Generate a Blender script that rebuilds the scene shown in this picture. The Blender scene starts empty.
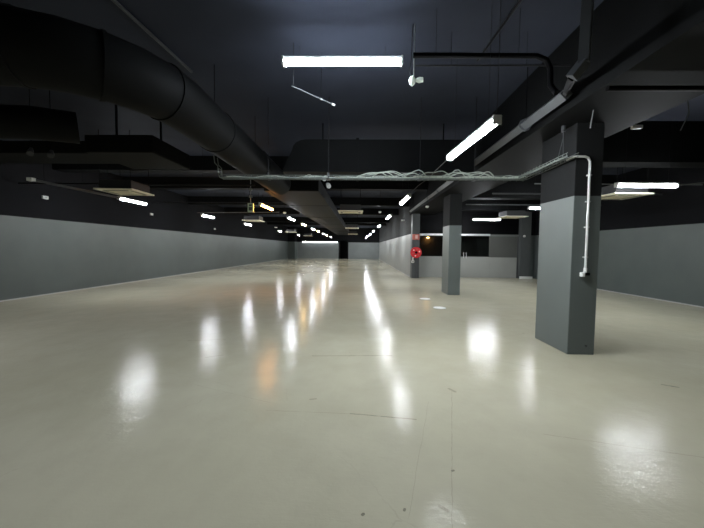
import bpy, bmesh, math, random
from mathutils import Vector, Matrix
random.seed(7)
SC = bpy.context.scene
COL = SC.collection
PI = math.pi
CEIL = 4.5
UP = 2.42           # height of the grey / black paint line

# ------------------------------------------------------------------ materials
def new_mat(name):
    m = bpy.data.materials.new(name); m.use_nodes = True
    nt = m.node_tree
    return m, nt, nt.nodes['Principled BSDF']

def paint(name, col, rough=.5, metal=0., var=.12, scale=6., spec=.5, bump=0.):
    m, nt, b = new_mat(name)
    N, Lk = nt.nodes, nt.links
    tc = N.new('ShaderNodeTexCoord')
    no = N.new('ShaderNodeTexNoise'); no.inputs['Scale'].default_value = scale; no.inputs['Detail'].default_value = 4
    Lk.new(tc.outputs['Object'], no.inputs['Vector'])
    mx = N.new('ShaderNodeMix'); mx.data_type = 'RGBA'
    mx.inputs[6].default_value = (*[c*(1-var) for c in col], 1)
    mx.inputs[7].default_value = (*[min(1, c*(1+var)) for c in col], 1)
    Lk.new(no.outputs['Fac'], mx.inputs[0]); Lk.new(mx.outputs[2], b.inputs['Base Color'])
    b.inputs['Roughness'].default_value = rough; b.inputs['Metallic'].default_value = metal
    b.inputs['Specular IOR Level'].default_value = spec
    if bump:
        bp = N.new('ShaderNodeBump'); bp.inputs['Strength'].default_value = bump; bp.inputs['Distance'].default_value = .01
        Lk.new(no.outputs['Fac'], bp.inputs['Height']); Lk.new(bp.outputs[0], b.inputs['Normal'])
    return m

def emit(name, col, strength):
    m, nt, b = new_mat(name)
    b.inputs['Base Color'].default_value = (.8, .8, .8, 1)
    b.inputs['Emission Color'].default_value = (*col, 1)
    b.inputs['Emission Strength'].default_value = strength
    return m

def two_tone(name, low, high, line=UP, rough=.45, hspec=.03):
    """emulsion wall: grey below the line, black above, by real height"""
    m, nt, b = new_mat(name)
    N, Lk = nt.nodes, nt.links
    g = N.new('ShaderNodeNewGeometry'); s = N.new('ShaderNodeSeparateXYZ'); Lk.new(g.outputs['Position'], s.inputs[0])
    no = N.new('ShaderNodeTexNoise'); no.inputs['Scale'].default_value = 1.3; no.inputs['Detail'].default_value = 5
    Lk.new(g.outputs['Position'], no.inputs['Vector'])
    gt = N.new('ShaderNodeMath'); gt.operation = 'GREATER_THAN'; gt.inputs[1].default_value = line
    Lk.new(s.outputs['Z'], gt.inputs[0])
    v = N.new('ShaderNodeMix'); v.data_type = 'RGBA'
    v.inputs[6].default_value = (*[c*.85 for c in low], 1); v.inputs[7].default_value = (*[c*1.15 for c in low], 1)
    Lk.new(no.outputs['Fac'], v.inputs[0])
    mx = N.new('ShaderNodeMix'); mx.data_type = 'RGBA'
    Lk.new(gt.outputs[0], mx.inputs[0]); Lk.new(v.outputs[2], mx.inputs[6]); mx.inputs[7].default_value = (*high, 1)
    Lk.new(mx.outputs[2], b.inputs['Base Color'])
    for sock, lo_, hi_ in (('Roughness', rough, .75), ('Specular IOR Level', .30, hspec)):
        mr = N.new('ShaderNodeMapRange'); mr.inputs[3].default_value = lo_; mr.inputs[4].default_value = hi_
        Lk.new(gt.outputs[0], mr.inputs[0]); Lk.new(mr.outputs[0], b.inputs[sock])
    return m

GREY = (.078, .092, .088); BLACK = (.0085, .0087, .0098)
M = {
 'wall': two_tone('painted_wall', GREY, BLACK),
 'wall_lit': two_tone('painted_wall_lit', (.25, .255, .245), (.045, .046, .046)),  # hall wall paint lightened so the corridor wall looks lamp-lit
 'wall_far': two_tone('far_wall_lit', (.19, .205, .205), (.012, .012, .013)),  # lighter grey stands in for the strip light's wash
 'store': paint('dark_store_wall', (.05, .045, .038), .8),
 'signpale': paint('faded_sign_mark', (.62, .42, .36), .5),
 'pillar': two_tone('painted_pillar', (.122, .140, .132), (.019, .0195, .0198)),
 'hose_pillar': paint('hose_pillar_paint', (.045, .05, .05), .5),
 'ceil': paint('ceiling_paint', (.033, .037, .050), .7, scale=.9, var=.35, spec=.04),
 'duct': paint('black_duct', (.0068, .0070, .0069), .6, scale=1.5, var=.2, spec=.05),
 'beam': paint('beam_paint', (.0072, .0075, .0076), .65, scale=1.2, var=.25, spec=.04),
 'black': paint('black_metal', (.0016, .0016, .0020), .5, spec=.08),
 'void': paint('dark_void', (.004, .004, .005), .9),
 'pipe': paint('grey_pipe', (.06, .063, .066), .45, spec=.25),
 'casing': paint('casing_sheet', (.028, .028, .028), .5, spec=.2),
 'conduit': paint('pale_conduit', (.62, .63, .60), .45),
 'wire': paint('pale_wire', (.17, .175, .17), .5),
 'dimwire': paint('dim_wire', (.016, .016, .017), .5, spec=.1),
 'tray': paint('galvanised_tray', (.155, .175, .158), .5, .1),
 'cable': paint('grey_green_cable', (.46, .50, .43), .5),
 'housing': paint('white_housing', (.55, .55, .53), .4),
 'cream': paint('cream_plastic', (.78, .74, .58), .45),
 'creamdark': paint('louvre_plastic', (.30, .28, .21), .5),
 'white': paint('white_plastic', (.75, .75, .72), .45),
 'red': paint('red_enamel', (.55, .008, .018), .3),
 'redsign': paint('red_sign', (.42, .10, .075), .4),
 'alu': paint('aluminium', (.66, .66, .66), .35, .4),
 'pier': paint('dark_pier_paint', (.07, .076, .076), .5),
 'panel': paint('grey_board', (.27, .275, .255), .4, scale=1.1, var=.15),
 'reflection_tone': paint('glass_reflection_tone', (.085, .087, .08), .35, scale=.8, var=.2),  # reflection in the glass, put into the colour of an opaque panel
 'green': paint('green_plastic', (.42, .52, .38), .5),
 'greendark': paint('dark_green_plastic', (.03, .05, .03), .5),
 'base': paint('bare_concrete_strip', (.34, .335, .31), .6, scale=9),
 'led': emit('cool_led', (.90, .95, 1.0), 190.),
 'ledblue': emit('blue_white_led', (.78, .88, 1.0), 190.),
 'ledwarm': emit('amber_led', (1.0, .40, .07), 80.),
 'ledsoft': emit('warm_white_led', (1.0, .68, .28), 90.),
 'strip': emit('wall_strip_led', (.92, .97, 1.0), 40.),
 'amber': emit('amber_glow', (1.0, .45, .12), 130.),
}

def glass_mat():
    m, nt, b = new_mat('dark_glass')
    N, Lk = nt.nodes, nt.links
    out = N['Material Output']
    tr = N.new('ShaderNodeBsdfTransparent'); tr.inputs[0].default_value = (.75, .78, .78, 1)
    gl = N.new('ShaderNodeBsdfGlossy'); gl.inputs['Roughness'].default_value = .05; gl.inputs['Color'].default_value = (.9, .9, .9, 1)
    fr = N.new('ShaderNodeFresnel'); fr.inputs['IOR'].default_value = 1.5
    mx = N.new('ShaderNodeMixShader')
    Lk.new(fr.outputs[0], mx.inputs[0]); Lk.new(tr.outputs[0], mx.inputs[1]); Lk.new(gl.outputs[0], mx.inputs[2])
    Lk.new(mx.outputs[0], out.inputs['Surface'])
    return m
M['glass'] = glass_mat()

def floor_mat():
    m, nt, b = new_mat('worn_painted_concrete')
    N, Lk = nt.nodes, nt.links
    g = N.new('ShaderNodeNewGeometry')
    def noise(scale, detail=4, rough=.55, vec=None):
        n = N.new('ShaderNodeTexNoise'); n.inputs['Scale'].default_value = scale
        n.inputs['Detail'].default_value = detail; n.inputs['Roughness'].default_value = rough
        Lk.new(vec or g.outputs['Position'], n.inputs['Vector']); return n.outputs['Fac']
    def math_(op, a, b_=None, clamp=False):
        n = N.new('ShaderNodeMath'); n.operation = op; n.use_clamp = clamp
        for i, v in enumerate((a, b_)):
            if v is None: continue
            if isinstance(v, (int, float)): n.inputs[i].default_value = v
            else: Lk.new(v, n.inputs[i])
        return n.outputs[0]
    def vm(op, a, b_=None):
        n = N.new('ShaderNodeVectorMath'); n.operation = op
        for i, v in enumerate((a, b_)):
            if v is None: continue
            if isinstance(v, tuple): n.inputs[i].default_value = v
            else: Lk.new(v, n.inputs[i])
        return n
    def ramp(fac, p0, p1):
        n = N.new('ShaderNodeMapRange'); n.inputs[1].default_value = p0; n.inputs[2].default_value = p1
        Lk.new(fac, n.inputs[0]); return n.outputs[0]
    def mixc(fac, a, b_):
        n = N.new('ShaderNodeMix'); n.data_type = 'RGBA'
        for s, v in ((0, fac), (6, a), (7, b_)):
            if isinstance(v, (tuple, float)): n.inputs[s].default_value = v
            else: Lk.new(v, n.inputs[s])
        return n.outputs[2]
    big = noise(.35, 3); mid = noise(2.2, 5, .6); fine = noise(26, 4, .6)
    c = mixc(ramp(big, .35, .65), (.405, .378, .276, 1), (.445, .418, .316, 1))
    c = mixc(math_('MULTIPLY', ramp(mid, .38, .75), .38), c, (.335, .312, .228, 1))
    c = mixc(math_('MULTIPLY', ramp(fine, .60, .85), .10), c, (.28, .27, .21, 1))
    # wobble for scratch lines
    wob = N.new('ShaderNodeTexNoise'); wob.inputs['Scale'].default_value = 5.; wob.inputs['Detail'].default_value = 6
    Lk.new(g.outputs['Position'], wob.inputs['Vector'])
    w = vm('SUBTRACT', wob.outputs['Color'], (.5, .5, .5)); w2 = vm('MULTIPLY', w.outputs[0], (.028, .028, 0))
    P = vm('ADD', g.outputs['Position'], w2.outputs[0]).outputs[0]
    # long hair cracks from voronoi cell borders, kept only in patches
    vo = N.new('ShaderNodeTexVoronoi'); vo.feature = 'DISTANCE_TO_EDGE'; vo.inputs['Scale'].default_value = .42
    wv = vm('ADD', g.outputs['Position'], vm('MULTIPLY', w.outputs[0], (.22, .22, 0)).outputs[0]).outputs[0]
    Lk.new(wv, vo.inputs['Vector'])
    cr = math_('LESS_THAN', vo.outputs['Distance'], .0022)
    cr = math_('MULTIPLY', cr, ramp(noise(.8, 2), .52, .62))
    dark = math_('MULTIPLY', cr, .10)
    # individual scratches and seams
    def seg(a, b_, wd, op):
        a = Vector((*a, 0)); b2 = Vector((*b_, 0)); d = b2-a; L2 = d.length_squared
        pa = vm('SUBTRACT', P, tuple(a)).outputs[0]
        t = N.new('ShaderNodeVectorMath'); t.operation = 'DOT_PRODUCT'; Lk.new(pa, t.inputs[0]); t.inputs[1].default_value = tuple(d)
        tt = math_('DIVIDE', t.outputs['Value'], L2, True)
        sc = N.new('ShaderNodeVectorMath'); sc.operation = 'SCALE'; sc.inputs[0].default_value = tuple(d); Lk.new(tt, sc.inputs['Scale'])
        df = vm('SUBTRACT', pa, sc.outputs[0]).outputs[0]
        ln = N.new('ShaderNodeVectorMath'); ln.operation = 'LENGTH'; Lk.new(df, ln.inputs[0])
        return math_('MULTIPLY', math_('LESS_THAN', ln.outputs['Value'], wd), op)
    segs = [((-.68, 4.65), (.5, 4.73), .011, .42), ((-.07, 3.02), (.55, 2.94), .006, .55), ((-.9, 3.05), (-.07, 3.02), .003, .3),
            ((1.07, 3.6), (.53, 1.7), .0025, .28), ((.74, 3.3), (.3, 1.8), .002, .2), ((3.66, 3.86), (3.78, 3.79), .014, .6),
            ((1.43, 4.04), (2.5, 4.33), .004, .2), ((1.62, 2.75), (3.2, 2.35), .004, .25), ((-2.9, 5.3), (-2.3, 5.42), .009, .3),
            ((-2.2, 4.5), (-2.0, 4.62), .010, .35), ((-1.9, 3.6), (-.9, 3.2), .003, .2), ((2.0, 4.6), (2.3, 4.4), .005, .25),
            ((.69, 2.25), (.70, 2.255), .009, .6), ((.29, 1.89), (.295, 1.9), .008, .6), ((.04, 1.85), (.045, 1.855), .010, .65),
            ((1.05, 3.62), (1.09, 3.55), .018, .35), ((.52, 1.93), (.56, 1.90), .012, .3), ((-.5, 3.3), (-.45, 3.31), .012, .4)]
    for s in segs: dark = math_('MAXIMUM', dark, seg(*s))
    dark = math_('MULTIPLY', dark, math_('MULTIPLY', ramp(noise(7, 3), .30, .50), .95))
    c = mixc(dark, c, (.05, .048, .04, 1))
    # fine pale scuffs
    mp = N.new('ShaderNodeMapping'); mp.inputs['Rotation'].default_value = (0, 0, .5); mp.inputs['Scale'].default_value = (1.2, 40, 1)
    Lk.new(P, mp.inputs['Vector'])
    sc1 = math_('MULTIPLY', ramp(noise(1.0, 3, .6, mp.outputs[0]), .68, .9), .10)
    c = mixc(sc1, c, (.50, .49, .43, 1))
    Lk.new(c, b.inputs['Base Color'])
    r = math_('ADD', math_('MULTIPLY', mid, .13), .05)
    r = math_('ADD', r, math_('MULTIPLY', fine, .05))
    Lk.new(r, b.inputs['Roughness'])
    b.inputs['Specular IOR Level'].default_value = .06
    # slight waviness of the coating
    h = math_('ADD', math_('MULTIPLY', noise(1.6, 3), 1.0), math_('MULTIPLY', noise(9, 5, .6), .20))
    h = math_('ADD', h, math_('MULTIPLY', noise(34, 4, .6), .085))
    mp2 = N.new('ShaderNodeMapping'); mp2.inputs['Rotation'].default_value = (0, 0, .9); mp2.inputs['Scale'].default_value = (6, 46, 1)
    Lk.new(P, mp2.inputs['Vector'])
    h = math_('ADD', h, math_('MULTIPLY', noise(1.0, 4, .65, mp2.outputs[0]), .09))
    h = math_('SUBTRACT', h, math_('MULTIPLY', dark, .05))
    bp = N.new('ShaderNodeBump'); bp.inputs['Strength'].default_value = .30; bp.inputs['Distance'].default_value = .035
    Lk.new(h, bp.inputs['Height']); Lk.new(bp.outputs[0], b.inputs['Normal'])
    return m
M['floor'] = floor_mat()

# ------------------------------------------------------------------ mesh helpers
def BM(): return bmesh.new()

def add_box(bm, lo, hi, bevel=0.):
    lo = Vector(lo); hi = Vector(hi)
    r = bmesh.ops.create_cube(bm, size=1.)
    vs = r['verts']
    for v in vs: v.co = Vector(((lo[i]+hi[i])/2 + v.co[i]*(hi[i]-lo[i]) for i in range(3)))
    if bevel:
        es = list({e for v in vs for e in v.link_edges})
        bmesh.ops.bevel(bm, geom=es, offset=bevel, segments=2, affect='EDGES', profile=.5)
    return bm

def add_tube(bm, pts, r, n=8, rs=None):
    pts = [Vector(p) for p in pts]; rings = []
    up = None
    for i, p in enumerate(pts):
        if i == 0: t = pts[1]-pts[0]
        elif i == len(pts)-1: t = pts[-1]-pts[-2]
        else: t = (pts[i+1]-p).normalized()+(p-pts[i-1]).normalized()
        t.normalize()
        if up is None:
            up = Vector((0, 0, 1)) if abs(t.z) < .9 else Vector((1, 0, 0))
        s = t.cross(up)
        if s.length < 1e-4: s = t.orthogonal()
        s.normalize(); u = s.cross(t).normalized(); up = u
        rr = rs[i] if rs else r
        rings.append([bm.verts.new(p+(s*math.cos(2*PI*k/n)+u*math.sin(2*PI*k/n))*rr) for k in range(n)])
    for a, b in zip(rings, rings[1:]):
        for k in range(n): bm.faces.new((a[k], a[(k+1) % n], b[(k+1) % n], b[k]))
    bm.faces.new(rings[0]); bm.faces.new(rings[-1][::-1])
    return bm

def add_disc(bm, c, axis, r, d, n=24, r2=None):
    """cylinder centred at c along axis"""
    c = Vector(c); a = Vector(axis).normalized()
    return add_tube(bm, [c-a*d/2, c+a*d/2], r, n, [r, r2 if r2 is not None else r])

def add_prism(bm, poly, y0, y1):
    """poly in XZ, extruded along Y"""
    A = [bm.verts.new((x, y0, z)) for x, z in poly]; B = [bm.verts.new((x, y1, z)) for x, z in poly]
    bm.faces.new(A); bm.faces.new(B[::-1]); n = len(poly)
    for i in range(n): bm.faces.new((A[i], B[i], B[(i+1) % n], A[(i+1) % n]))
    return bm

def obj(name, bm, mat, parent=None, smooth=False):
    bmesh.ops.recalc_face_normals(bm, faces=bm.faces)
    me = bpy.data.meshes.new(name); bm.to_mesh(me); bm.free()
    mats = mat if isinstance(mat, (list, tuple)) else [mat]
    for m in mats: me.materials.append(M[m] if isinstance(m, str) else m)
    if smooth:
        for p in me.polygons: p.use_smooth = True
        try: me.set_sharp_from_angle(angle=math.radians(40))
        except Exception: pass
    o = bpy.data.objects.new(name, me); COL.objects.link(o)
    if parent: o.parent = parent
    return o

def tag(o, label, cat, group=None):
    o['label'] = label; o['category'] = cat
    if group: o['group'] = group
    return o

def thing(name, label, cat, loc=(0, 0, 0), rz=0., group=None):
    o = bpy.data.objects.new(name, None); COL.objects.link(o); o.empty_display_size = .1
    o.location = loc; o.rotation_euler = (0, 0, rz)
    return tag(o, label, cat, group)

def struct(name, bm, mat):
    o = obj(name, bm, mat); o['kind'] = 'structure'; return o

def dup(root, loc, rz, label, group=None):
    r = root.copy(); COL.objects.link(r); r.location = loc; r.rotation_euler = (0, 0, rz); r['label'] = label
    if group: r['group'] = group
    for ch in list(root.children):
        c = ch.copy(); COL.objects.link(c); c.parent = r
        for g in list(ch.children):
            d = g.copy(); COL.objects.link(d); d.parent = c
    return r

# ------------------------------------------------------------------ room shell
XL, XR, YN, YF, XC, YP = -10., 9.85, -6., 46.4, 2.85, 18.3
struct('floor', add_box(BM(), (XL-.2, YN-.2, -.2), (XR+.2, YF+6, 0)), 'floor')
struct('ceiling', add_box(BM(), (XL-.2, YN-.2, CEIL), (XR+.2, YF+6, CEIL+.2)), 'ceil')
struct('wall_left', add_box(BM(), (XL-.2, YN-.2, 0), (XL, YF+.2, CEIL)), 'wall')
struct('wall_right', add_box(BM(), (XR, YN-.2, 0), (XR+.2, YF+.2, CEIL)), 'wall')
struct('wall_front', add_box(BM(), (XL, YN-.2, 0), (XR, YN, CEIL)), 'wall')
# far wall with a dark doorway
bm = BM()
add_box(bm, (XL, YF, 0), (-2.9, YF+.2, CEIL)); add_box(bm, (-1.72, YF, 0), (XC, YF+.2, CEIL)); add_box(bm, (-2.9, YF, 2.62), (-1.72, YF+.2, CEIL))
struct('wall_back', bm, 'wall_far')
bm = BM(); add_box(bm, (-2.9, YF+2.5, 0), (-1.72, YF+2.6, 2.62)); add_box(bm, (-3.0, YF+.2, 0), (-2.9, YF+2.6, 2.62))
add_box(bm, (-1.72, YF+.2, 0), (-1.62, YF+2.6, 2.62)); add_box(bm, (-3.0, YF+.2, 2.62), (-1.62, YF+2.6, 2.7))
struct('door_1', bm, 'void')
bm = BM(); add_box(bm, (-2.99, YF-.06, 0), (-2.9, YF, 2.68)); add_box(bm, (-1.72, YF-.06, 0), (-1.63, YF, 2.68)); add_box(bm, (-2.9, YF-.06, 2.62), (-1.72, YF, 2.68))
struct('trim_1', bm, 'black')
# left end return at the far left corner
struct('wall_left_return', add_box(BM(), (XL, 44.6, 0), (-9.05, YF, CEIL)), 'wall')
# corridor wall, and the room behind the glass
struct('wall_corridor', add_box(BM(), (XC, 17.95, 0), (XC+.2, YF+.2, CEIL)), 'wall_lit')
struct('wall_store', add_box(BM(), (XC+.2, 22.5, 0), (XR, 22.7, CEIL)), 'store')
# glazed partition: low panels, lintel above
bm = BM(); add_box(bm, (3.28, YP, 0), (8.95, YP+.12, 1.16))
for a, b in ((3.28, 5.02), (5.06, 7.33), (7.37, 8.92)): add_box(bm, (a, YP-.012, .02), (b, YP, 1.14), .004)
struct('wall_partition', bm, 'panel')
struct('wall_partition_head', add_box(BM(), (3.05, YP, 2.46), (8.95, YP+.15, CEIL)), 'black')
bm = BM(); add_box(bm, (7.35, YP, 1.16), (8.95, YP+.12, 2.46)); add_box(bm, (7.38, YP-.012, 1.19), (8.88, YP, 2.33), .004)
struct('window_reflection_panel', bm, 'reflection_tone')  # opaque stand-in for the lighter, reflecting end of the glass
struct('trim_2', add_box(BM(), (3.30, YP-.06, 2.36), (7.35, YP+.13, 2.47), .006), 'alu')
struct('trim_3', add_box(BM(), (7.35, YP-.05, 2.36), (8.95, YP+.13, 2.41), .006), 'wire')
struct('trim_4', add_box(BM(), (8.89, YP-.04, 0), (8.95, YP, 2.36), .005), 'pipe')
w = struct('window_1', add_box(BM(), (3.30, YP+.05, 1.16), (7.35, YP+.065, 2.36)), 'glass')
bm = BM(); add_box(bm, (3.30, YP-.01, 1.14), (7.35, YP+.12, 1.185), .004); add_box(bm, (5.02, YP+.03, 1.18), (5.06, YP+.09, 2.36), .004)
obj('window_frame', bm, 'panel', w)
for x in (5.88, 6.03):
    bm = BM(); add_tube(bm, [(x, YP-.08, 1.10), (x, YP-.08, 1.42)], .018, 8)
    for z in (1.14, 1.38): add_tube(bm, [(x, YP-.08, z), (x, YP+.055, z)], .01, 6)
    obj('pull_handle', bm, 'alu', w)
struct('wall_pier', add_box(BM(), (8.95, 18.02, 0), (9.50, YP+.15, CEIL)), 'pier')
struct('wall_partition_end', add_box(BM(), (9.50, YP, 0), (XR, YP+.15, CEIL)), 'wall')
struct('trim_5', add_box(BM(), (8.93, 17.94, 0), (9.62, 18.02, .12), .01), 'white')
# bare concrete strips at the foot of the walls
struct('baseboard_left', add_box(BM(), (XL, YN, 0), (XL+.02, 44.6, .035)), 'base')
struct('baseboard_right', add_box(BM(), (XR-.02, YN, 0), (XR, 17.6, .035)), 'base')
struct('baseboard_corridor', add_box(BM(), (XC-.02, 17.95, 0), (XC, YF, .04)), 'base')
struct('baseboard_back', add_box(BM(), (-9.05, YF-.02, 0), (-2.99, YF, .05)), 'base')

# ------------------------------------------------------------------ pillars and beams
def pillar(x0, x1, y0, y1, label, mat='pillar'):
    o = obj('pillar', add_box(BM(), (x0, y0, 0), (x1, y1, 3.5), .008), mat)
    return tag(o, label, 'pillar', 'square pillars in a row')
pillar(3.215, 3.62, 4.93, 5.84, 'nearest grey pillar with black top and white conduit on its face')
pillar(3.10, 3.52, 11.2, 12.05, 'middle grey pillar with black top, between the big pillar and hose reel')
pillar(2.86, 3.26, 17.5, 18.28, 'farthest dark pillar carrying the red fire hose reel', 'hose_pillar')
tag(obj('ceiling_beam', add_box(BM(), (2.80, YN, 3.5), (4.12, 18.29, CEIL)), 'beam'), 'wide black beam running overhead across the tops of the three pillars', 'beam')
cross = [(10.3, 'black cross beam spanning the ceiling, first beyond the cable tray'), (13.4, 'black cross beam over the hall, second beyond the cable tray'),
         (18.5, 'black cross beam over the hall, third beyond the cable tray'), (23.5, 'black cross beam over the hall, fourth beyond the cable tray'),
         (30.6, 'black cross beam over the hall, fifth beyond the cable tray'), (34.5, 'black cross beam over the hall, farthest from the viewer')]
for y, lb in cross:
    tag(obj('ceiling_beam', add_box(BM(), (XL, y, 4.05), (2.80, y+.45, CEIL)), 'beam'), lb, 'beam', 'cross beams over the hall')
for y, lb in ((7.45, 'black cross beam over the right bay, above the nearest cassette'), (12.6, 'black cross beam over the right bay, middle one'), (16.6, 'black cross beam over the right bay, just before the glazed partition')):
    tag(obj('ceiling_beam', add_box(BM(), (4.12, y, 3.6), (XR, y+.5, CEIL)), 'beam'), lb, 'beam', 'cross beams over the right bay')

# ------------------------------------------------------------------ ducts
def arc_pts(cx, cy, r, a0, a1, z, n=8):
    return [(cx+r*math.cos(a0+(a1-a0)*i/n), cy+r*math.sin(a0+(a1-a0)*i/n), z) for i in range(n+1)]
# big round duct coming from the left and turning down the hall
zc, rc = 3.46, .33
path = [(XL+.02, 3.02, zc), (-8, 3.02, zc), (-6, 3.02, zc), (-4.6, 3.02, zc)]
path += arc_pts(-3.55, 4.22, 1.2, -PI/2, 0, zc, 6)
path += [(-2.35, y, zc) for y in (5.2, 6.2, 7.2, 8.2, 9.4)]
t = thing('round_duct', 'big round black duct curving from the left wall towards the far end', 'duct', (0, 0, 0))
obj('duct_pipe', add_tube(BM(), path, rc, 28), 'duct', t, True)
for i in (2, 3, 5, 7, 9, 11, 13):
    a = Vector(path[i]); d = (Vector(path[min(i+1, len(path)-1)])-Vector(path[i-1])).normalized()
    obj('joint_band', add_disc(BM(), a, d, rc+.012, .035, 28), 'duct', t, True)
for p in (path[1], path[3], path[11], path[13]):
    obj('hanger', add_tube(BM(), [(p[0], p[1], zc+rc-.01), (p[0], p[1], CEIL)], .006, 6), 'black', t)
# transverse box plenum with a rounded shoulder
poly = [(-1.74, 3.29), (-1.70, 3.40), (-1.52, 3.78)] + [(-1.52+.30*(1-math.cos(a)), 3.78+.22*math.sin(a)) for a in (.4, .8, 1.2, PI/2)] + [(2.5, 4.0), (2.5, 3.29)]
t = thing('box_duct', 'wide black box duct crossing the hall above the cable tray', 'duct')
obj('duct_body', add_prism(BM(), poly, 7.2, 8.1), 'duct', t)
bm = BM(); add_box(bm, (-.1, 7.16, 3.27), (-.04, 8.1, 4.02)); obj('joint_band', bm, 'duct', t)
for x in (-.9, 1.9): obj('hanger', add_box(BM(), (x, 7.6, 3.99), (x+.03, 7.63, CEIL)), 'black', t)
# flat duct down the hall
t = thing('flat_duct', 'long flat black duct running down the hall beside the amber lights', 'duct')
obj('duct_body', add_box(BM(), (-2.92, 9.7, 3.3), (-1.25, 42.0, 3.72), .02), 'duct', t)
for i in range(6): obj('joint_band', add_box(BM(), (-2.925, 13+i*5, 3.293), (-1.245, 13.04+i*5, 3.725)), 'duct', t)
for y in (11.0, 19.5, 26, 32.2, 39): obj('hanger', add_box(BM(), (-2.1, y, 3.71), (-2.07, y+.03, CEIL)), 'black', t)
# branches on the left
t = thing('branch_duct', 'flat black branch duct from the left wall, ending under the round duct', 'duct')
obj('duct_body', add_box(BM(), (-5.05, 5.83, 3.3), (-3.78, 7.12, 3.62), .02), 'duct', t)
obj('wall_spur', add_box(BM(), (XL, 6.1, 3.36), (-5.05, 6.9, 3.60), .02), 'duct', t)
for x in (-4.9, -4.0): obj('hanger', add_box(BM(), (x, 6.4, 3.6), (x+.03, 6.43, CEIL)), 'black', t)
t = thing('branch_duct', 'round-ended black branch duct nearest the viewer at upper left', 'duct')
pth = [(XL, 4.75, 3.42), (-6.6, 4.75, 3.42), (-5.6, 4.72, 3.42), (-5.0, 4.85, 3.45), (-4.6, 5.2, 3.5)]
obj('duct_pipe', add_tube(BM(), pth, .24, 20), 'duct', t, True)
for x in (-8, -5.8): obj('hanger', add_tube(BM(), [(x, 4.74, 3.64), (x, 4.74, CEIL)], .006, 6), 'black', t)

# ------------------------------------------------------------------ pipes
def pipe(name, label, pts, r, mat, n=10, cat='pipe', hang=(), group=None):
    t = thing(name, label, cat, group=group)
    obj('pipe_run', add_tube(BM(), pts, r, n), mat, t, True)
    for p in hang: obj('hanger', add_tube(BM(), [p, (p[0], p[1], CEIL)], .0025, 6), 'black', t)
    return t
t = thing('square_pipe', 'grey square pipe dropping from the ceiling and running back beside the pillars', 'pipe')
def sq(bm, a, b, s=.045): return add_tube(bm, [a, b], s*1.35, 4)
obj('drop', sq(BM(), (2.21, 3.3, CEIL), (2.19, 3.3, 3.44)), 'pipe', t)
obj('elbow', sq(BM(), (2.195, 3.3, 3.46), (2.10, 3.34, 3.32)), 'pipe', t)
obj('pipe_run', sq(BM(), (2.62, 4.25, 3.6), (2.66, 11.0, 3.6), .06), 'pipe', t)
obj('pipe_run', sq(BM(), (2.70, 11.25, 3.62), (2.72, 17.4, 3.62), .05), 'pipe', t)
obj('clip', add_disc(BM(), (2.63, 5.3, 3.6), (0, 1, 0), .10, .03, 8), 'pipe', t)
obj('coupling', sq(BM(), (2.11, 3.34, 3.33), (2.62, 4.28, 3.6), .03), 'black', t)
for y in (5.3, 9.5): obj('hanger', add_tube(BM(), [(2.64, y, 3.65), (2.64, y, CEIL)], .006, 6), 'black', t)
for y in (13.2, 16.5): obj('hanger', add_tube(BM(), [(2.71, y, 3.66), (2.71, y, CEIL)], .006, 6), 'black', t)
pipe('drain_pipe', 'black pipe crossing overhead and turning down beside the grey square pipe',
     [(.62, 4.03, 3.95), (2.12, 4.05, 3.95), (2.24, 4.05, 3.90), (2.29, 4.05, 3.80), (2.30, 4.05, 3.60), (2.315, 4.0, 3.52), (2.325, 3.96, 3.47)], .032, 'black', 12, hang=[(.9, 4.03, 3.98), (1.9, 4.04, 3.98)])
pipe('conduit', 'thin grey conduit on the ceiling at upper left, above the round duct', [(-2.98, 3.0, CEIL-.025), (-2.80, 5.36, CEIL-.025)], .022, 'pipe', cat='conduit')
pipe('conduit', 'thin dark conduit crossing the ceiling right of the nearest light', [(.72, 4.45, 4.06), (2.78, 4.45, 4.06)], .012, 'dimwire', cat='conduit', hang=[(1.2, 4.45, 4.06), (2.2, 4.45, 4.06)])
pipe('conduit', 'dark conduit slanting across the ceiling at top right of the nearest light', [(1.84, 3.7, CEIL-.02), (1.77, 5.07, CEIL-.02)], .018, 'dimwire', cat='conduit')
pipe('conduit', 'thin black pipe passing under the pillar beam, right of the grey square pipe', [(2.79, 3.79, 3.44), (4.3, 3.79, 3.44), (XR, 3.79, 3.44)], .03, 'black', cat='pipe', hang=[(4.4, 3.79, 3.46), (7.5, 3.79, 3.46)])
pipe('conduit', 'pale conduit linking the left-hand lights to the amber light', [(-7.3, 14.3, 3.12), (-3.5, 13.9, 3.12)], .014, 'wire', cat='conduit', hang=[(-6.4, 14.2, 3.12), (-4.5, 14.0, 3.12)])
pipe('conduit', 'grey conduit crossing left of the cable tray, high under the ducts', [(-9.9, 9.15, 3.38), (-3.0, 9.15, 3.36)], .022, 'dimwire', cat='conduit', hang=[(-8, 9.15, 3.38), (-4.5, 9.15, 3.37)])
pipe('conduit', 'dark conduit crossing left side at the second cross beam', [(-9.9, 13.2, 3.42), (-3.0, 13.0, 3.40)], .02, 'dimwire', cat='conduit', hang=[(-8, 13.15, 3.42), (-4.5, 13.05, 3.41)])
pipe('conduit', 'grey conduit crossing the right bay in front of the middle bay light', [(4.3, 10.6, 3.42), (9.7, 10.6, 3.42)], .022, 'pipe', cat='conduit', hang=[(5, 10.6, 3.42), (9, 10.6, 3.42)])
pipe('conduit', 'grey conduit crossing the right bay behind the middle bay light', [(4.3, 13.2, 3.42), (9.7, 13.2, 3.42)], .02, 'pipe', cat='conduit', hang=[(5, 13.2, 3.42), (9, 13.2, 3.42)])
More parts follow.
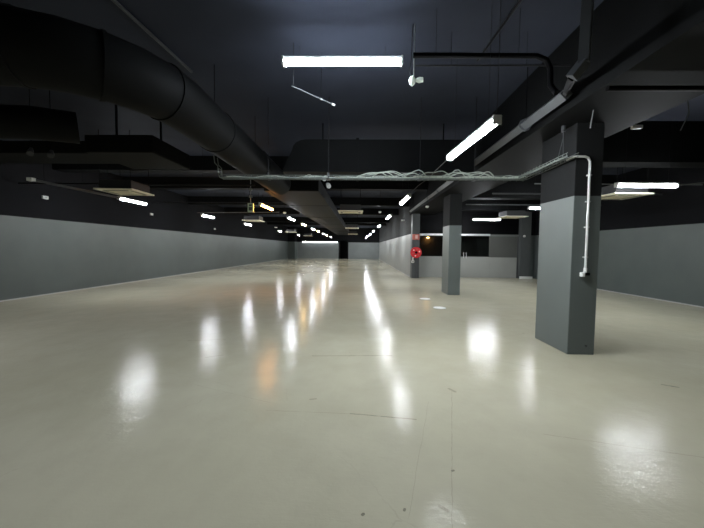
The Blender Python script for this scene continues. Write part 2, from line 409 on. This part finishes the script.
pipe('conduit', 'pale conduit behind the nearest right bay light, close under the ceiling', [(5.0, 9.4, 3.50), (9.7, 9.4, 3.50)], .016, 'wire', cat='conduit', hang=[(5.3, 9.4, 3.5), (9, 9.4, 3.5)])
pipe('conduit', 'thin pale conduit rising right from the nearest right bay light', [(7.02, 7.3, 3.06), (9.83, 7.3, 3.36)], .012, 'wire', cat='conduit')
t = thing('light_rail', 'grey light rail hanging near the left wall, before the white cassette', 'rail')
obj('rail_body', add_box(BM(), (-7.42, 7.15, 3.04), (-7.36, 9.66, 3.09), .005), 'pipe', t)
obj('end_cap', add_box(BM(), (-7.45, 7.05, 3.03), (-7.33, 7.15, 3.10), .005), 'white', t)
for y in (7.4, 9.3): obj('hanger', add_tube(BM(), [(-7.39, y, 3.08), (-7.39, y, CEIL)], .005, 6), 'black', t)

# ------------------------------------------------------------------ batten lights
def make_light(name, label, L, led, drop, group, loc, rz):
    """hangs along local Y; origin at the lamp, two suspension wires of length drop"""
    t = thing(name, label, 'light', loc, rz, group)
    bm = BM(); add_box(bm, (-.04, -L/2, .014), (.04, L/2, .06), .006); obj('housing', bm, 'housing', t)
    bm = BM()
    n = 10; ra = [(.048*math.cos(PI+PI*i/n), .014+.055*math.sin(PI+PI*i/n)) for i in range(n+1)]
    add_prism(bm, ra, -L/2+.01, L/2-.01); obj('diffuser', bm, led, t, True)
    for s in (-1, 1):
        bm = BM(); add_box(bm, (-.05, s*L/2-.012, -.043), (.05, s*L/2+.012, .061), .004); obj('end_cap', bm, 'housing', t)
        obj('suspension_wire', add_tube(BM(), [(0, s*L*.36, .05), (0, s*L*.36, drop)], .0022, 6), 'dimwire', t)
    return t
ZL = 3.05; DR = CEIL-ZL
make_light('batten_light', 'nearest bright batten light, crosswise, high at top centre', 1.5, 'ledblue', .2, None, (-.245, 4.17, 3.95), PI/2)
R = 'right-hand row of hall lights'
first = make_light('batten_light', 'long bright batten light slanting just above the cable tray at right', 1.5, 'led', DR, R, (1.475, 4.46, ZL), .073)
rr = [(1.34, 9.66), (1.34, 14.9), (1.27, 20.9), (1.17, 26.9), (1.08, 32.6), (.98, 38.5), (.9, 44.2)]
ORD = ['first', 'second', 'third', 'fourth', 'fifth', 'sixth', 'farthest']
for i, (x, y) in enumerate(rr):
    dup(first, (x, y, ZL), .02, ORD[i]+' white light beyond the cable tray in the right-hand hall row', R)
LG = 'left-hand row of hall lights'
rl = [(-3.38, 11.6), (-3.5, 16.3), (-3.55, 20.2), (-3.65, 24.9), (-3.65, 28.0), (-3.75, 33.0), (-3.8, 36.6), (-3.85, 42.6)]
warm = make_light('batten_light', 'nearest amber batten light in the left-hand hall row, beside the green sign', 1.5, 'ledwarm', DR, LG, (*rl[0], ZL), 0)
white = make_light('batten_light', 'bright white light just beyond the amber one in the left-hand hall row', 1.5, 'led', DR, LG, (*rl[1], ZL), 0)
soft = make_light('batten_light', 'warm white light third in the left-hand hall row from the viewer', 1.5, 'ledsoft', DR, LG, (*rl[2], ZL), 0)
for i, src in ((3, white), (4, soft), (5, white), (6, soft), (7, white)):
    dup(src, (*rl[i], ZL), 0, ['fourth', 'fifth', 'sixth', 'seventh', 'farthest'][i-3]+' light from the viewer in the left-hand hall row', LG)
LL = 'lights along the left wall'
lw = make_light('batten_light', 'nearest batten light along the left wall, under the white cassette', 1.3, 'led', DR, LL, (-7.40, 10.35, ZL), .04)
for (x, y, lb) in ((-7.3, 15.3, 'second bright light from the viewer along the left wall'), (-7.2, 20.5, 'third light from the viewer along the left wall, beside a cassette'),
                   (-7.15, 28.5, 'fourth light from the viewer along the left wall'), (-7.0, 36.5, 'farthest light along the left wall')):
    dup(lw, (x, y, ZL), .03, lb, LL)
RB = 'crosswise lights in the right bay'
b1 = make_light('batten_light', 'big bright crosswise light right of the nearest pillar, before a cassette', 1.3, 'led', DR, RB, (6.32, 7.3, ZL), PI/2)
dup(b1, (6.50, 11.3, ZL), PI/2, 'crosswise light half hidden by the left side of the nearest pillar', RB)
dup(b1, (6.12, 15.7, ZL), PI/2, 'crosswise light between the middle and nearest pillars, before the glazing', RB)
# strip at the head of the far wall
o = thing('wall_strip_light', 'thin white strip light along the top of the far wall, left of the doorway', 'light')
obj('housing', add_box(BM(), (-8.3, YF-.10, 2.46), (-3.2, YF, 2.56), .005), 'housing', o)
obj('diffuser', add_box(BM(), (-8.28, YF-.09, 2.435), (-3.22, YF-.02, 2.46)), 'strip', o)

# ------------------------------------------------------------------ ceiling cassettes
def make_cassette(label, loc, rz, group):
    t = thing('air_conditioner_cassette', label, 'air conditioner', loc, rz, group)
    obj('casing', add_box(BM(), (-.40, -.40, .03), (.40, .40, .26), .01), 'casing', t)
    bm = BM(); add_box(bm, (-.48, -.48, 0), (.48, .48, .035), .012); obj('face_panel', bm, 'cream', t)
    bm = BM(); add_box(bm, (-.24, -.24, -.008), (.24, .24, .002), .004)
    for i in range(7): add_box(bm, (-.22, -.205+i*.06, -.012), (.22, -.19+i*.06, -.006))
    obj('intake_grille', bm, 'cream', t)
    for a in range(4):
        bm = BM(); add_box(bm, (-.30, .31, -.006), (.30, .39, .004)); add_box(bm, (-.29, .33, -.012), (.29, .35, -.005))
        bmesh.ops.rotate(bm, verts=bm.verts, cent=(0, 0, 0), matrix=Matrix.Rotation(a*PI/2, 3, 'Z'))
        obj('louvre', bm, 'creamdark', t)
    for x, y in ((-1, -1), (-1, 1), (1, -1), (1, 1)):
        obj('drop_rod', add_tube(BM(), [(x*.38, y*.38, .25), (x*.38, y*.38, CEIL-3.003)], .006, 6), 'black', t)
    return t
G = 'ceiling air conditioner cassettes'
cas = make_cassette('cream ceiling cassette at far left, just beside the grey light rail', (-6.2, 8.4, 3.0), .06, G)
for x, y, lb in ((-.37, 12.7, 'nearest cream cassette over the centre of the hall'), (-.55, 22.9, 'middle cassette of the three over the centre of the hall'),
                 (-.7, 32.5, 'farthest cassette of the three over the centre of the hall'), (-5.75, 17.3, 'cream cassette beyond the amber light, beside the third left wall light'),
                 (-6.4, 29.8, 'far grey cassette at left, fourth left wall light beside it'), (-6.2, 38.4, 'farthest small cassette at left near the far wall'),
                 (6.72, 8.55, 'large cream cassette behind the bright light right of the nearest pillar'), (6.62, 14.2, 'white cassette between the middle and nearest pillars')):
    dup(cas, (x, y, 3.0), .02, lb, G)

# ------------------------------------------------------------------ cable tray
ty, tz, tw, th = 6.3, 2.94, .16, .05
t = thing('cable_tray', 'galvanised wire cable tray crossing the hall and turning to the nearest pillar', 'cable tray')
bm = BM(); x0, x1 = -2.72, 3.16
for dy, dz in ((-tw/2, 0), (-tw/6, 0), (tw/6, 0), (tw/2, 0), (-tw/2, th), (tw/2, th)):
    add_tube(bm, [(x0, ty+dy, tz+dz), (x1, ty+dy, tz+dz+.01)], .005, 5)
nx = 49
for i in range(nx):
    x = x0+(x1-x0)*i/(nx-1)
    add_tube(bm, [(x, ty-tw/2, tz+th), (x, ty-tw/2, tz), (x, ty+tw/2, tz), (x, ty+tw/2, tz+th)], .0035, 5)
add_box(bm, (x0, ty-tw/2-.004, tz-.004), (x1, ty-tw/2, tz+.010))
obj('cross_run', bm, 'tray', t)
bm = BM(); xa = 3.12
for dx, dz in ((-tw/2, 0), (0, 0), (tw/2, 0), (-tw/2, th), (tw/2, th)):
    add_tube(bm, [(xa+dx-.03, ty-.02, tz+dz), (xa+dx-.03, 4.80, tz+dz+.03)], .005, 5)
for i in range(15):
    y = 4.82+1.4*i/14
    add_tube(bm, [(xa-tw/2-.03, y, tz+th+.03), (xa-tw/2-.03, y, tz+.02), (xa+tw/2-.03, y, tz+.02), (xa+tw/2-.03, y, tz+th+.03)], .0045, 5)
add_box(bm, (xa-tw/2-.034, 4.8, tz+.018), (xa-tw/2-.03, 6.25, tz+.045)); obj('pillar_run', bm, 'tray', t)
bm = BM()
for dy in (-tw/2, tw/2):
    add_tube(bm, [(x0, ty+dy, tz), (x0-.03, ty+dy, tz+.05), (x0-.04, ty+dy, tz+.22), (x0-.1, ty+dy, tz+.28), (x0-.12, ty+dy, tz+.42)], .009, 6)
for z in (.1, .18): add_tube(bm, [(x0-.04, ty-tw/2, tz+z), (x0-.04, ty+tw/2, tz+z)], .005, 5)
obj('riser_end', bm, 'tray', t)
for x in (-1.8, -.62, 1.15, 2.2):
    bm = BM(); add_tube(bm, [(x, ty, tz+.0), (x, ty, CEIL)], .006, 6); obj('drop_rod', bm, 'dimwire', t)
    bm = BM(); add_box(bm, (x-.03, ty-tw/2-.01, tz-.012), (x+.03, ty+tw/2+.01, tz)); add_box(bm, (x-.012, ty-.02, tz), (x+.012, ty+.02, tz+.12)); obj('bracket', bm, 'pipe', t)
bm = BM()
for y in (4.98, 5.12): add_tube(bm, [(3.06, y, tz+.05), (3.09, 5.05, 3.32), (3.09, 5.05, 3.52)], .005, 6)
add_disc(bm, (3.09, 5.05, 3.45), (0, 0, 1), .03, .09, 10)
obj('hanger', bm, 'pipe', t)
# loose cables lying in the tray
random.seed(3)
ranges = [(-2.7, 3.05, .012), (-2.6, 2.6, .016), (-.5, 2.9, .075), (.0, 2.3, .09), (.2, 1.2, .13), (.6, 3.1, .08), (1.0, 2.6, .10), (1.3, 3.15, .075), (-1.35, -.9, .06), (1.7, 3.0, .09), (-.4, 1.5, .09)]
places = ['full length of the tray', 'front edge of the tray', 'centre of the tray, loosely bundled', 'tray below the hanging sensor', 'tray in the tallest loop',
          'right half of the tray', 'tray below the slanting light', 'tray end beside the nearest pillar', 'left half of the tray in a small loop', 'tray between slanting light and pillar', 'middle of the tray in waves']
for k, (a, b, amp) in enumerate(ranges):
    n = 34; ph = random.random()*6; fr = random.uniform(1.3, 2.6)*(b-a)/2; pts = []
    for i in range(n):
        u = i/(n-1); x = a+(b-a)*u; e = min(1, u*6, (1-u)*6)
        z = tz+.022+.008*(k % 4)+max(0, e*amp*(.45+.75*math.sin(ph+fr*2*u*PI)+.3*math.sin(2.3*ph+fr*4.7*u*PI)))
        y = ty-.02+.055*math.sin(1.7*ph+fr*2.6*u*PI)
        pts.append((x, y, z))
    tag(obj('cable', add_tube(BM(), pts, .0085 if k > 1 else .007, 6), 'cable', None, True), 'grey-green loose cable lying along the '+places[k], 'cable', 'loose cables in the tray')
# conduit down the nearest pillar
t = thing('conduit', 'white bent conduit leading from the tray down the face of the nearest pillar', 'conduit')
pts = [(3.11, 4.98, 2.965), (3.14, 4.90, 2.985), (3.19, 4.89, 2.99), (3.32, 4.89, 2.99), (3.37, 4.89, 2.97), (3.395, 4.89, 2.92), (3.40, 4.89, 2.85), (3.405, 4.89, 1.32)]
obj('pipe_run', add_tube(BM(), pts, .018, 10), 'conduit', t, True)
for z in (2.72, 2.33, 1.95, 1.5): obj('saddle_clip', add_box(BM(), (3.375, 4.882, z-.010), (3.432, 4.928, z+.010), .003), 'conduit', t)
bm = BM(); add_tube(bm, [(3.405, 4.89, 1.34), (3.40, 4.89, 1.27), (3.365, 4.89, 1.245)], .024, 8); add_box(bm, (3.345, 4.86, 1.205), (3.385, 4.928, 1.27), .006); obj('end_fitting', bm, 'white', t, True)
obj('plug', add_box(BM(), (3.385, 4.86, 1.225), (3.46, 4.928, 1.27), .008), 'black', t)
tag(obj('screw_plate', add_disc(BM(), (3.49, 4.922, .14), (0, 1, 0), .014, .016, 10), 'pipe'), 'small grey screw cap low on the nearest pillar', 'screw cap')

# ------------------------------------------------------------------ fire point on the farthest pillar
t = thing('fire_hose_reel', 'round red fire hose reel on the dark farthest pillar', 'fire hose reel', (3.05, 17.5, 1.40))
bm = BM(); add_disc(bm, (0, -.20, 0), (0, 1, 0), .29, .02, 36); obj('front_plate', bm, 'red', t, True)
bm = BM(); add_disc(bm, (0, -.05, 0), (0, 1, 0), .29, .02, 36); obj('back_plate', bm, 'red', t, True)
bm = BM()
for k in range(5):
    c = [(.235*math.cos(2*PI*i/32), -.075-.024*k, .235*math.sin(2*PI*i/32)) for i in range(33)]
    add_tube(bm, c, .016, 8)
obj('hose', bm, 'black', t, True)
bm = BM(); add_disc(bm, (0, -.22, 0), (0, 1, 0), .07, .04, 20); obj('hub', bm, 'black', t, True)
bm = BM(); add_disc(bm, (0, -.11, 0), (0, 1, 0), .05, .21, 16); obj('axle', bm, 'black', t, True)
for k in range(6):
    a = k*PI/3+.3
    bm = BM(); add_disc(bm, (.18*math.cos(a), -.2115, .18*math.sin(a)), (0, 1, 0), .035, .006, 12); obj('cut_out', bm, 'redsign' if k % 2 else 'white', t)
obj('nozzle', add_tube(BM(), [(-.15, -.12, -.26), (-.16, -.12, -.36), (-.14, -.10, -.42)], .03, 8), 'white', t, True)
obj('supply_pipe', add_tube(BM(), [(.06, -.04, -.27), (.06, -.04, -1.0), (.06, -.03, -1.39)], .02, 8), 'pipe', t, True)
t = thing('fire_sign', 'small red and white sign above the fire hose reel', 'sign', (3.05, 17.5, 2.24))
obj('sign_plate', add_box(BM(), (-.19, -.02, -.15), (.19, 0, .15), .004), 'redsign', t)
obj('pictogram', add_box(BM(), (-.03, -.026, -.09), (.10, -.018, .10), .003), 'signpale', t)
t = thing('call_point', 'small pale box under the fire hose reel', 'call point', (2.91, 17.5, .90))
obj('box_body', add_box(BM(), (-.07, -.06, -.06), (.07, 0, .06), .01), 'white', t)
obj('button', add_box(BM(), (-.03, -.07, -.03), (.03, -.055, .03), .004), 'black', t)

# lamp added behind the glass to give the amber reflection in it
t = thing('added_glow_lamp', 'small amber glow in the glazing, from a lamp added behind it', 'lamp', (4.75, 22.5, 2.38))
obj('lamp_body', add_box(BM(), (-.09, -.14, .02), (.09, 0, .16), .01), 'black', t)
obj('lamp_glow', add_box(BM(), (-.07, -.13, -.01), (.07, -.03, .02), .005), 'amber', t)

# ------------------------------------------------------------------ small fittings
t = thing('motion_sensor', 'white twin-headed sensor on a thin rod right of the nearest light', 'sensor', (.68, 4.3, 3.78))
obj('rod', add_tube(BM(), [(0, 0, .02), (0, 0, CEIL-3.78)], .008, 6), 'wire', t)
bm = BM(); add_tube(bm, [(-.02, 0, .06), (-.02, 0, .02), (-.02, 0, -.03), (-.02, 0, -.06)], .04, 12, [.022, .045, .038, .012]); obj('lower_head', bm, 'cable', t, True)
bm = BM(); add_tube(bm, [(.03, 0, .015), (.07, 0, .015), (.12, 0, .02)], .03, 12, [.022, .036, .03]); obj('side_head', bm, 'cable', t, True)
obj('lead', add_tube(BM(), [(-.03, 0, .05), (-.06, .01, .14), (-.04, 0, .24), (-.02, 0, CEIL-3.78)], .005, 6), 'dimwire', t)
t = thing('spotlight', 'grey double spotlight on a rod below the middle of the cable tray', 'spotlight', (-.74, 7.15, 3.0))
obj('rod', add_tube(BM(), [(0, .1, .1), (0, .1, .288)], .010, 6), 'wire', t)
for z, d in ((.16, -1), (.0, 1)):
    bm = BM(); add_tube(bm, [(0, .1, z+.03), (d*.03, .03, z), (d*.05, -.06, z-.05)], .05, 12, [.03, .045, .05]); obj('spot_head', bm, 'housing', t, True)
t = thing('hanging_rod', 'thin pale rod with bright tip slanting below the nearest light', 'rod')
obj('rod_body', add_tube(BM(), [(-.99, 4.66, 3.9), (-.43, 5.0, 3.79)], .010, 8), 'pipe', t)
obj('tip', add_disc(BM(), (-.43, 5.0, 3.79), (1, .6, -.2), .018, .05, 10), 'housing', t)
obj('clip', add_disc(BM(), (-.60, 4.9, 3.823), (1, .6, -.2), .016, .03, 10), 'wire', t)
obj('hanger', add_tube(BM(), [(-.97, 4.67, 3.9), (-.97, 4.67, CEIL)], .005, 6), 'dimwire', t)
obj('hanger', add_tube(BM(), [(-.60, 4.9, 3.82), (-.60, 4.9, CEIL)], .003, 6), 'black', t)
t = thing('exit_sign', 'pale green sign hanging on a rod beside the nearest amber light', 'sign', (-3.72, 10.9, 2.94))
obj('sign_box', add_box(BM(), (-.10, -.03, -.15), (.10, .03, .15), .008), 'green', t)
obj('pictogram', add_box(BM(), (-.06, -.036, -.10), (.06, -.028, .02), .004), 'greendark', t)
obj('pictogram', add_box(BM(), (-.05, -.036, .05), (.05, -.028, .11), .004), 'greendark', t)
obj('rod', add_tube(BM(), [(0, 0, .14), (0, 0, CEIL-2.94)], .012, 6), 'wire', t)
obj('rod_joint', add_box(BM(), (-.05, -.03, .34), (.05, .03, .42), .008), 'wire', t)
obj('rod_joint', add_box(BM(), (-.05, -.03, .58), (.05, .03, .66), .008), 'wire', t)
def hung(name, label, cat, loc, shape, mat):
    t = thing(name, label, cat, loc)
    bm = BM()
    if shape == 'dome': add_tube(bm, [(0, 0, .03), (0, 0, 0), (0, 0, -.03), (0, 0, -.045)], .05, 14, [.06, .065, .05, .02])
    else: add_box(bm, (-.09, -.04, -.035), (.09, .04, .035), .012)
    obj('body', bm, mat, t, shape == 'dome')
    obj('rod', add_tube(BM(), [(0, 0, .03), (0, 0, CEIL-loc[2])], .006, 6), 'black', t)
hung('smoke_detector', 'white smoke detector under the ceiling near the middle pillar', 'smoke detector', (2.55, 12.3, 3.2), 'dome', 'white')
hung('smoke_detector', 'small white smoke detector beside the right-hand hall lights', 'smoke detector', (.88, 14.2, 3.2), 'dome', 'white')
hung('smoke_detector', 'small white smoke detector beyond the amber light', 'smoke detector', (-3.05, 13.0, 3.0), 'dome', 'white')
hung('emergency_light', 'white emergency light near the start of the corridor wall', 'emergency light', (2.42, 18.2, 3.2), 'box', 'white')
hung('emergency_light', 'pale emergency light below the beam, right of the nearest pillar', 'emergency light', (5.3, 6.4, 3.98), 'box', 'white')
hung('emergency_light', 'dim white fitting hanging before the far cassettes on the left', 'emergency light', (-5.9, 22.5, 3.0), 'box', 'white')
for x, y, z, lb in ((-5.39, 5.2, 3.12, 'left of two dim fittings hanging at far upper left'), (-5.1, 5.25, 3.10, 'right of two dim fittings hanging at far upper left')):
    t = thing('spotlight', lb, 'spotlight', (x, y, z), group='dim fittings at upper left')
    bm = BM(); add_tube(bm, [(0, 0, .06), (.02, -.03, .0), (.05, -.07, -.05)], .04, 12, [.02, .04, .045]); obj('spot_head', bm, 'casing', t, True)
    obj('rod', add_tube(BM(), [(0, 0, .05), (0, 0, CEIL-z)], .006, 6), 'black', t)
for y, z, lb in ((10.0, 3.10, 'white box sensor on the black part of the left wall, below the light rail'), (15.2, 3.12, 'small white box on the black left wall after the first left light'),
                 (21.9, 2.82, 'small white box on the black left wall, farther back')):
    t = thing('wall_sensor', lb, 'sensor', (XL, y, z))
    obj('body', add_box(BM(), (0, -.09, -.05), (.05, .09, .05), .008), 'white', t)
    obj('lens', add_box(BM(), (.045, -.04, -.03), (.056, .04, .02), .004), 'housing', t)
t = thing('camera', 'small white dome camera on the black wall above the dark pier', 'camera', (9.12, 18.02, 2.36))
obj('mount', add_disc(BM(), (0, -.02, 0), (0, 1, 0), .06, .04, 14), 'white', t, True)
bm = BM(); add_tube(bm, [(0, -.04, 0), (0, -.08, -.01), (0, -.10, -.015)], .05, 12, [.05, .042, .02]); obj('dome', bm, 'housing', t, True)
# dangling wires
def cable(label, pts, mat='wire', r=.008):
    tag(obj('cable', add_tube(BM(), pts, r, 6), mat, None, True), label, 'cable')
cable('thin pale wire dangling from the beam above the nearest pillar', [(3.14, 4.5, 3.5), (3.13, 4.5, 3.42), (3.11, 4.5, 3.26)])
cable('thin pale wire dangling at the right edge, beyond the pillar beam', [(5.6, 5.8, CEIL), (5.68, 5.8, 4.0), (5.62, 5.8, 3.86), (5.55, 5.8, 3.70)])
cable('thin wire hanging beside the far end of the slanting light', [(1.53, 3.72, CEIL), (1.535, 3.72, 3.6), (1.53, 3.73, 3.10)], 'dimwire', .004)
cable('thin wire from the slanting light down towards the cable tray', [(1.42, 5.22, 3.06), (1.40, 5.6, 3.05), (1.37, 6.1, 3.03), (1.36, 6.34, 2.99)], 'wire', .006)
cable('dark wire linking the tray to the first white light beyond it', [(1.36, 6.38, 3.0), (1.36, 7.6, 3.08), (1.34, 8.92, 3.08)], 'dimwire', .006)

# ------------------------------------------------------------------ floor covers
t = None
for x, y, lb in ((2.11, 10.22, 'white round floor cover farther from the viewer, nearer the middle pillar'), (2.19, 8.68, 'white round floor cover nearer the viewer')):
    t = thing('floor_cover', lb, 'floor cover', (x, y, 0), 0, 'round floor covers')
    obj('lid', add_disc(BM(), (0, 0, .006), (0, 0, 1), .165, .012, 32, .155), 'white', t)
    obj('ring', add_tube(BM(), [(.165*math.cos(2*PI*i/32), .165*math.sin(2*PI*i/32), .004) for i in range(33)], .006, 6), 'conduit', t)

# unseen fill lamps, added to brighten the near floor and nearest pillar's front
for x, y, p in ((1.5, -1.4, 46), (-3.4, -1.2, 45), (-7.4, -1.0, 60), (6.4, -1.0, 35), (-7.4, 3.2, 80)):
    ld = bpy.data.lights.new('fill_lamp', 'AREA'); ld.shape = 'RECTANGLE'; ld.size = .1; ld.size_y = 1.5; ld.energy = p; ld.color = (.9, .95, 1.)
    lo = bpy.data.objects.new('fill_lamp', ld); lo.location = (x, y, 3.0); COL.objects.link(lo)

# ------------------------------------------------------------------ world, camera, look
w = bpy.data.worlds.new('world'); SC.world = w; w.use_nodes = True
w.node_tree.nodes['Background'].inputs[0].default_value = (.5, .55, .6, 1)
w.node_tree.nodes['Background'].inputs[1].default_value = .01
cam = bpy.data.cameras.new('camera'); co = bpy.data.objects.new('camera', cam); COL.objects.link(co)
cam.sensor_width = 36; cam.sensor_fit = 'HORIZONTAL'; cam.lens = 320/704*36; cam.clip_start = .05; cam.clip_end = 200
Rm = Matrix.Rotation(.0229, 3, 'Z') @ Matrix.Rotation(PI/2-.0496, 3, 'X') @ Matrix.Rotation(.0105, 3, 'Z')
co.matrix_world = Matrix.Translation((0, 0, 1.6)) @ Rm.to_4x4()
SC.camera = co
SC.view_settings.view_transform = 'Standard'
SC.view_settings.look = 'None'
SC.view_settings.exposure = 0.0
SC.cycles.use_denoising = True
SC.cycles.sample_clamp_indirect = 6
SC.cycles.max_bounces = 8
SC.cycles.diffuse_bounces = 4
